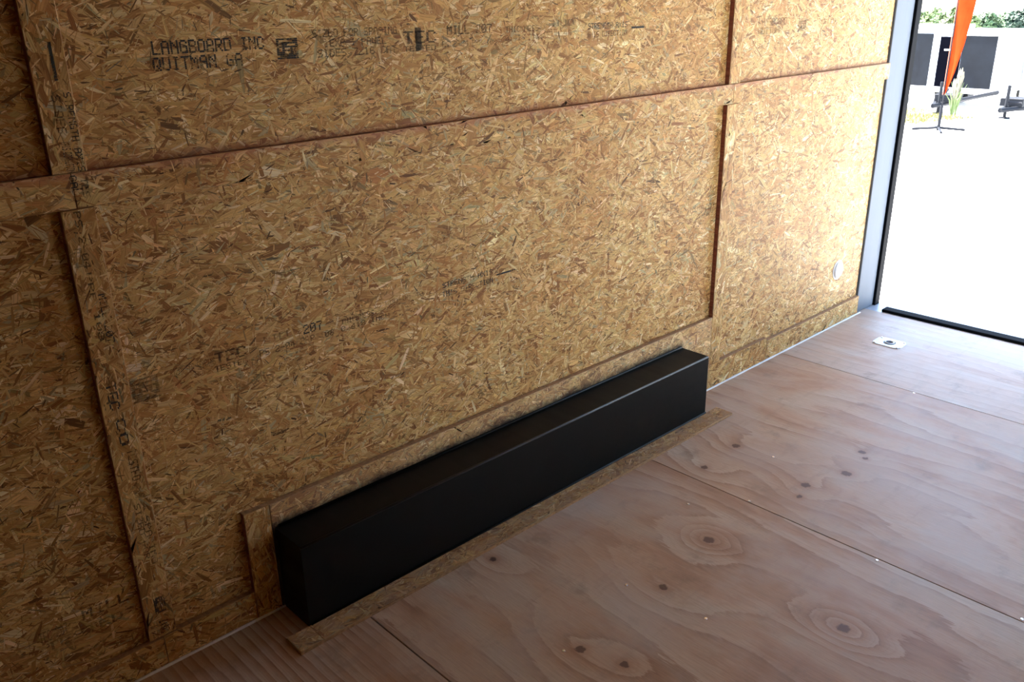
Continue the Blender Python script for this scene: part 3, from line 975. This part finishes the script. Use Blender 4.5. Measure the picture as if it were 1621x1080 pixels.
# orange feather flag on its pole
FX, FY = 16.0, 4.31
fg = gz(FX)
ff = empty('feather_flag', (FX, FY, fg))
tag(ff, 'tall orange feather flag standing in the lot', 'flag')
finv = Matrix.Translation((-FX, -FY, -fg))
def fp(o):
    o.matrix_parent_inverse = finv
    return o
top = 3.6
fp(tube('pole', [(FX, FY, fg), (FX, FY, 1.5), (FX, FY, 3.0), (FX, FY - .05, 3.45), (FX, FY - .25, 3.7)], [0.010, 0.010, 0.008, 0.007, 0.006], M_DSTEEL, ff, 8))
prof = [(-0.03, 0.02), (0.12, 0.07), (0.35, 0.13), (0.8, 0.21), (1.4, 0.27), (2.0, 0.31), (2.6, 0.36), (3.2, 0.42), (3.55, 0.40), (3.72, 0.28)]
bm = bmesh.new()
prev = None
for z, w in prof:
    row = []
    for k in range(7):
        u = k / 6
        row.append(bm.verts.new((FX + 0.02 * math.sin(4 * u + 2.2 * z), FY + 0.012 - (w + .012) * u, z - 0.10)))
    if prev:
        for k in range(6):
            bm.faces.new((prev[k], prev[k + 1], row[k + 1], row[k]))
    prev = row
fl = mesh_obj('flag_cloth', bm, M_ORANGE, ff, True)
so = fl.modifiers.new('cloth_thickness', 'SOLIDIFY'); so.thickness = 0.003
fp(fl)
fp(tube('hem', [(FX, FY + 0.017, z - .10) for z, w in prof[:8]], 0.006, M_PINKHEM, ff, 6))
bm = bmesh.new()
for a in (0.5, 0.5 + math.pi / 2):
    c, s = math.cos(a) * .42, math.sin(a) * .42
    bm_tube(bm, [(FX - c, FY - s, fg + .02), (FX, FY, fg + .05), (FX + c, FY + s, fg + .02)], 0.022, 6)
bm_tube(bm, [(FX, FY, fg), (FX, FY, fg + .42)], 0.028, 8)
fp(mesh_obj('cross_base', bm, M_DSTEEL, ff))

# light pole far behind
lp = empty('light_pole', (55.0, 18.35, gz(55)))
tag(lp, 'slim white light pole rising among the far trees', 'pole')
linv = Matrix.Translation((-55.0, -18.35, -gz(55)))
for o in (tube('post', [(55, 18.35, gz(55)), (55, 18.35, 7.0)], [0.13, 0.08], M_POLE, lp, 10),
          tube('arm', [(55, 18.35, 6.9), (54.6, 18.35, 7.2), (53.6, 18.35, 7.3)], 0.05, M_POLE, lp, 8),
          box('lamp_head', (53.1, 53.7, 18.2, 18.5, 7.24, 7.36), M_POLE, lp, bevel=0.03)):
    o.matrix_parent_inverse = linv

# trees beyond the lot
def leaf_mat(name, c):
    m = NT(name)
    tc = m.node('ShaderNodeTexCoord')
    n = m.noise(tc.outputs['Object'], 1.1, 4.0, 0.6, '3D')
    m.finish(m.ramp(n, [(0.3, tuple(x * 0.6 for x in c)), (0.7, tuple(min(1, x * 1.35) for x in c))]), 0.7)
    return m.mat
LEAF = [leaf_mat('yellow_green_leaves', (0.075, 0.115, 0.030)), leaf_mat('mid_green_leaves', (0.032, 0.068, 0.022)), leaf_mat('blue_green_leaves', (0.018, 0.042, 0.022))]
M_BARK = plain('tree_bark', (0.13, 0.09, 0.06), 0.9)

def tree(x, y, ztop, r, kind, label, seed):
    rr = random.Random(seed)
    g = gz(x)
    t = empty('tree', (x, y, g))
    tag(t, label, 'tree', 'trees beyond the lot')
    h = ztop - g
    tube('trunk', [(0, 0, 0), (0.03, 0.02, h * .35), (0, 0, h * .62)], [.13, .10, .06], M_BARK, t, 8)
    bm = bmesh.new()
    blobs = [(rr.uniform(-.55, .55) * r, rr.uniform(-.75, .75) * r, h * rr.uniform(.28, .80), r * rr.uniform(.38, .60)) for _ in range(11)]
    blobs.append((0, 0, h - r * .45, r * .45))
    for bx_, by_, bz_, br in blobs:
        for _ in range(330):
            u = Vector((rr.gauss(0, 1), rr.gauss(0, 1), rr.gauss(0, 1))).normalized()
            p = Vector((bx_, by_, bz_)) + u * br * rr.uniform(.72, 1.0)
            if p.z > h: continue
            a = Vector((rr.gauss(0, 1), rr.gauss(0, 1), rr.gauss(0, .6))).normalized()
            b = a.cross(u).normalized()
            s = rr.uniform(.07, .15)
            bm.faces.new([bm.verts.new(p + a * s), bm.verts.new(p + b * s * .55 + u * .02), bm.verts.new(p - a * s), bm.verts.new(p - b * s * .55 + u * .02)])
    mesh_obj('foliage', bm, LEAF[kind], t)
    return t

for k, (kd, y, zt, r, kind, label) in enumerate((
        (0.86, 21.6, 0.45, 1.35, 0, 'pale green tree nearest the black door seal'),
        (1.00, 20.6, 0.62, 1.30, 0, 'yellow green tree directly behind the orange flag'),
        (0.91, 19.3, 0.66, 1.05, 0, 'bright green tree just left of the light pole'),
        (1.07, 17.7, 0.38, 1.15, 1, 'mid green tree just right of the light pole'),
        (1.14, 16.7, 0.30, 1.15, 1, 'low rounded green tree between light pole and dark tree'),
        (0.93, 15.5, 0.80, 1.05, 2, 'dark blue green tree at the right edge of the view'))):
    # each tree stands at its own distance along the same line of trees
    tree(55 * kd, (y + 1.88) * kd - 1.88, 1.55 - (1.55 - zt) * kd, r * kd, kind, label, k + 1)

# pale plume grasses in front of the black panel
M_PLUME = plain('pale_straw_plume', (0.13, 0.12, 0.085), 0.9, speck=0.2)
def plume(x, y, h, label, seed):
    rr = random.Random(seed)
    g = gz(x)
    t = empty('plume_grass', (x, y, g))
    tag(t, label, 'grass plant', 'plume grasses by the trailer')
    bm = bmesh.new()
    for _ in range(16):
        a = rr.uniform(0, 6.283); o = rr.uniform(.05, .22)
        bm_tube(bm, [(0, 0, 0), (math.cos(a) * o * .4, math.sin(a) * o * .4, h * .45), (math.cos(a) * o, math.sin(a) * o, h * rr.uniform(.55, .7))], [.012, .009, .002], 4)
    mesh_obj('blades', bm, LEAF[0], t)
    bm = bmesh.new()
    for _ in range(7):
        a = rr.uniform(0, 6.283); o = rr.uniform(.01, .05)
        hz = h * rr.uniform(.85, 1.0)
        bm_tube(bm, [(0, 0, h * .3), (math.cos(a) * o, math.sin(a) * o, hz * .75), (math.cos(a) * o * 1.1, math.sin(a) * o * 1.1, hz * .88), (math.cos(a) * o * 1.3, math.sin(a) * o * 1.3, hz)], [.006, .014, .028, .004], 6)
    mesh_obj('plumes', bm, M_PLUME, t)
plume(19.2, 5.27, 1.0, 'taller pale plume grass before the black trailer panel', 1)
plume(18.7, 5.14, 0.78, 'shorter pale plume grass beside the orange flag', 2)

# dry grass at the edge of the lot: one uncountable patch
M_DRY = plain('yellow_dry_grass', (0.14, 0.13, 0.035), 0.9, speck=0.3)
rr = random.Random(77)
bm = bmesh.new()
for (x0, x1, y0, y1, cnt) in ((18.0, 19.2, 4.9, 6.3, 900), (16.6, 17.8, 4.95, 5.8, 700), (19.5, 20.8, 6.2, 7.6, 500)):
    for _ in range(cnt):
        x, y = rr.uniform(x0, x1), rr.uniform(y0, y1)
        g = gz(x); a = rr.uniform(0, 6.28); h = rr.uniform(.03, .10); w = .012
        dx, dy = math.cos(a), math.sin(a)
        bm.faces.new([bm.verts.new((x - dy * w, y + dx * w, g)), bm.verts.new((x + dy * w, y - dx * w, g)), bm.verts.new((x + dx * .04, y + dy * .04, g + h))])
gr = mesh_obj('dry_grass', bm, M_DRY)
tag(gr, 'thin yellow dry grass at the edge of the gravel lot', 'grass', kind='stuff')
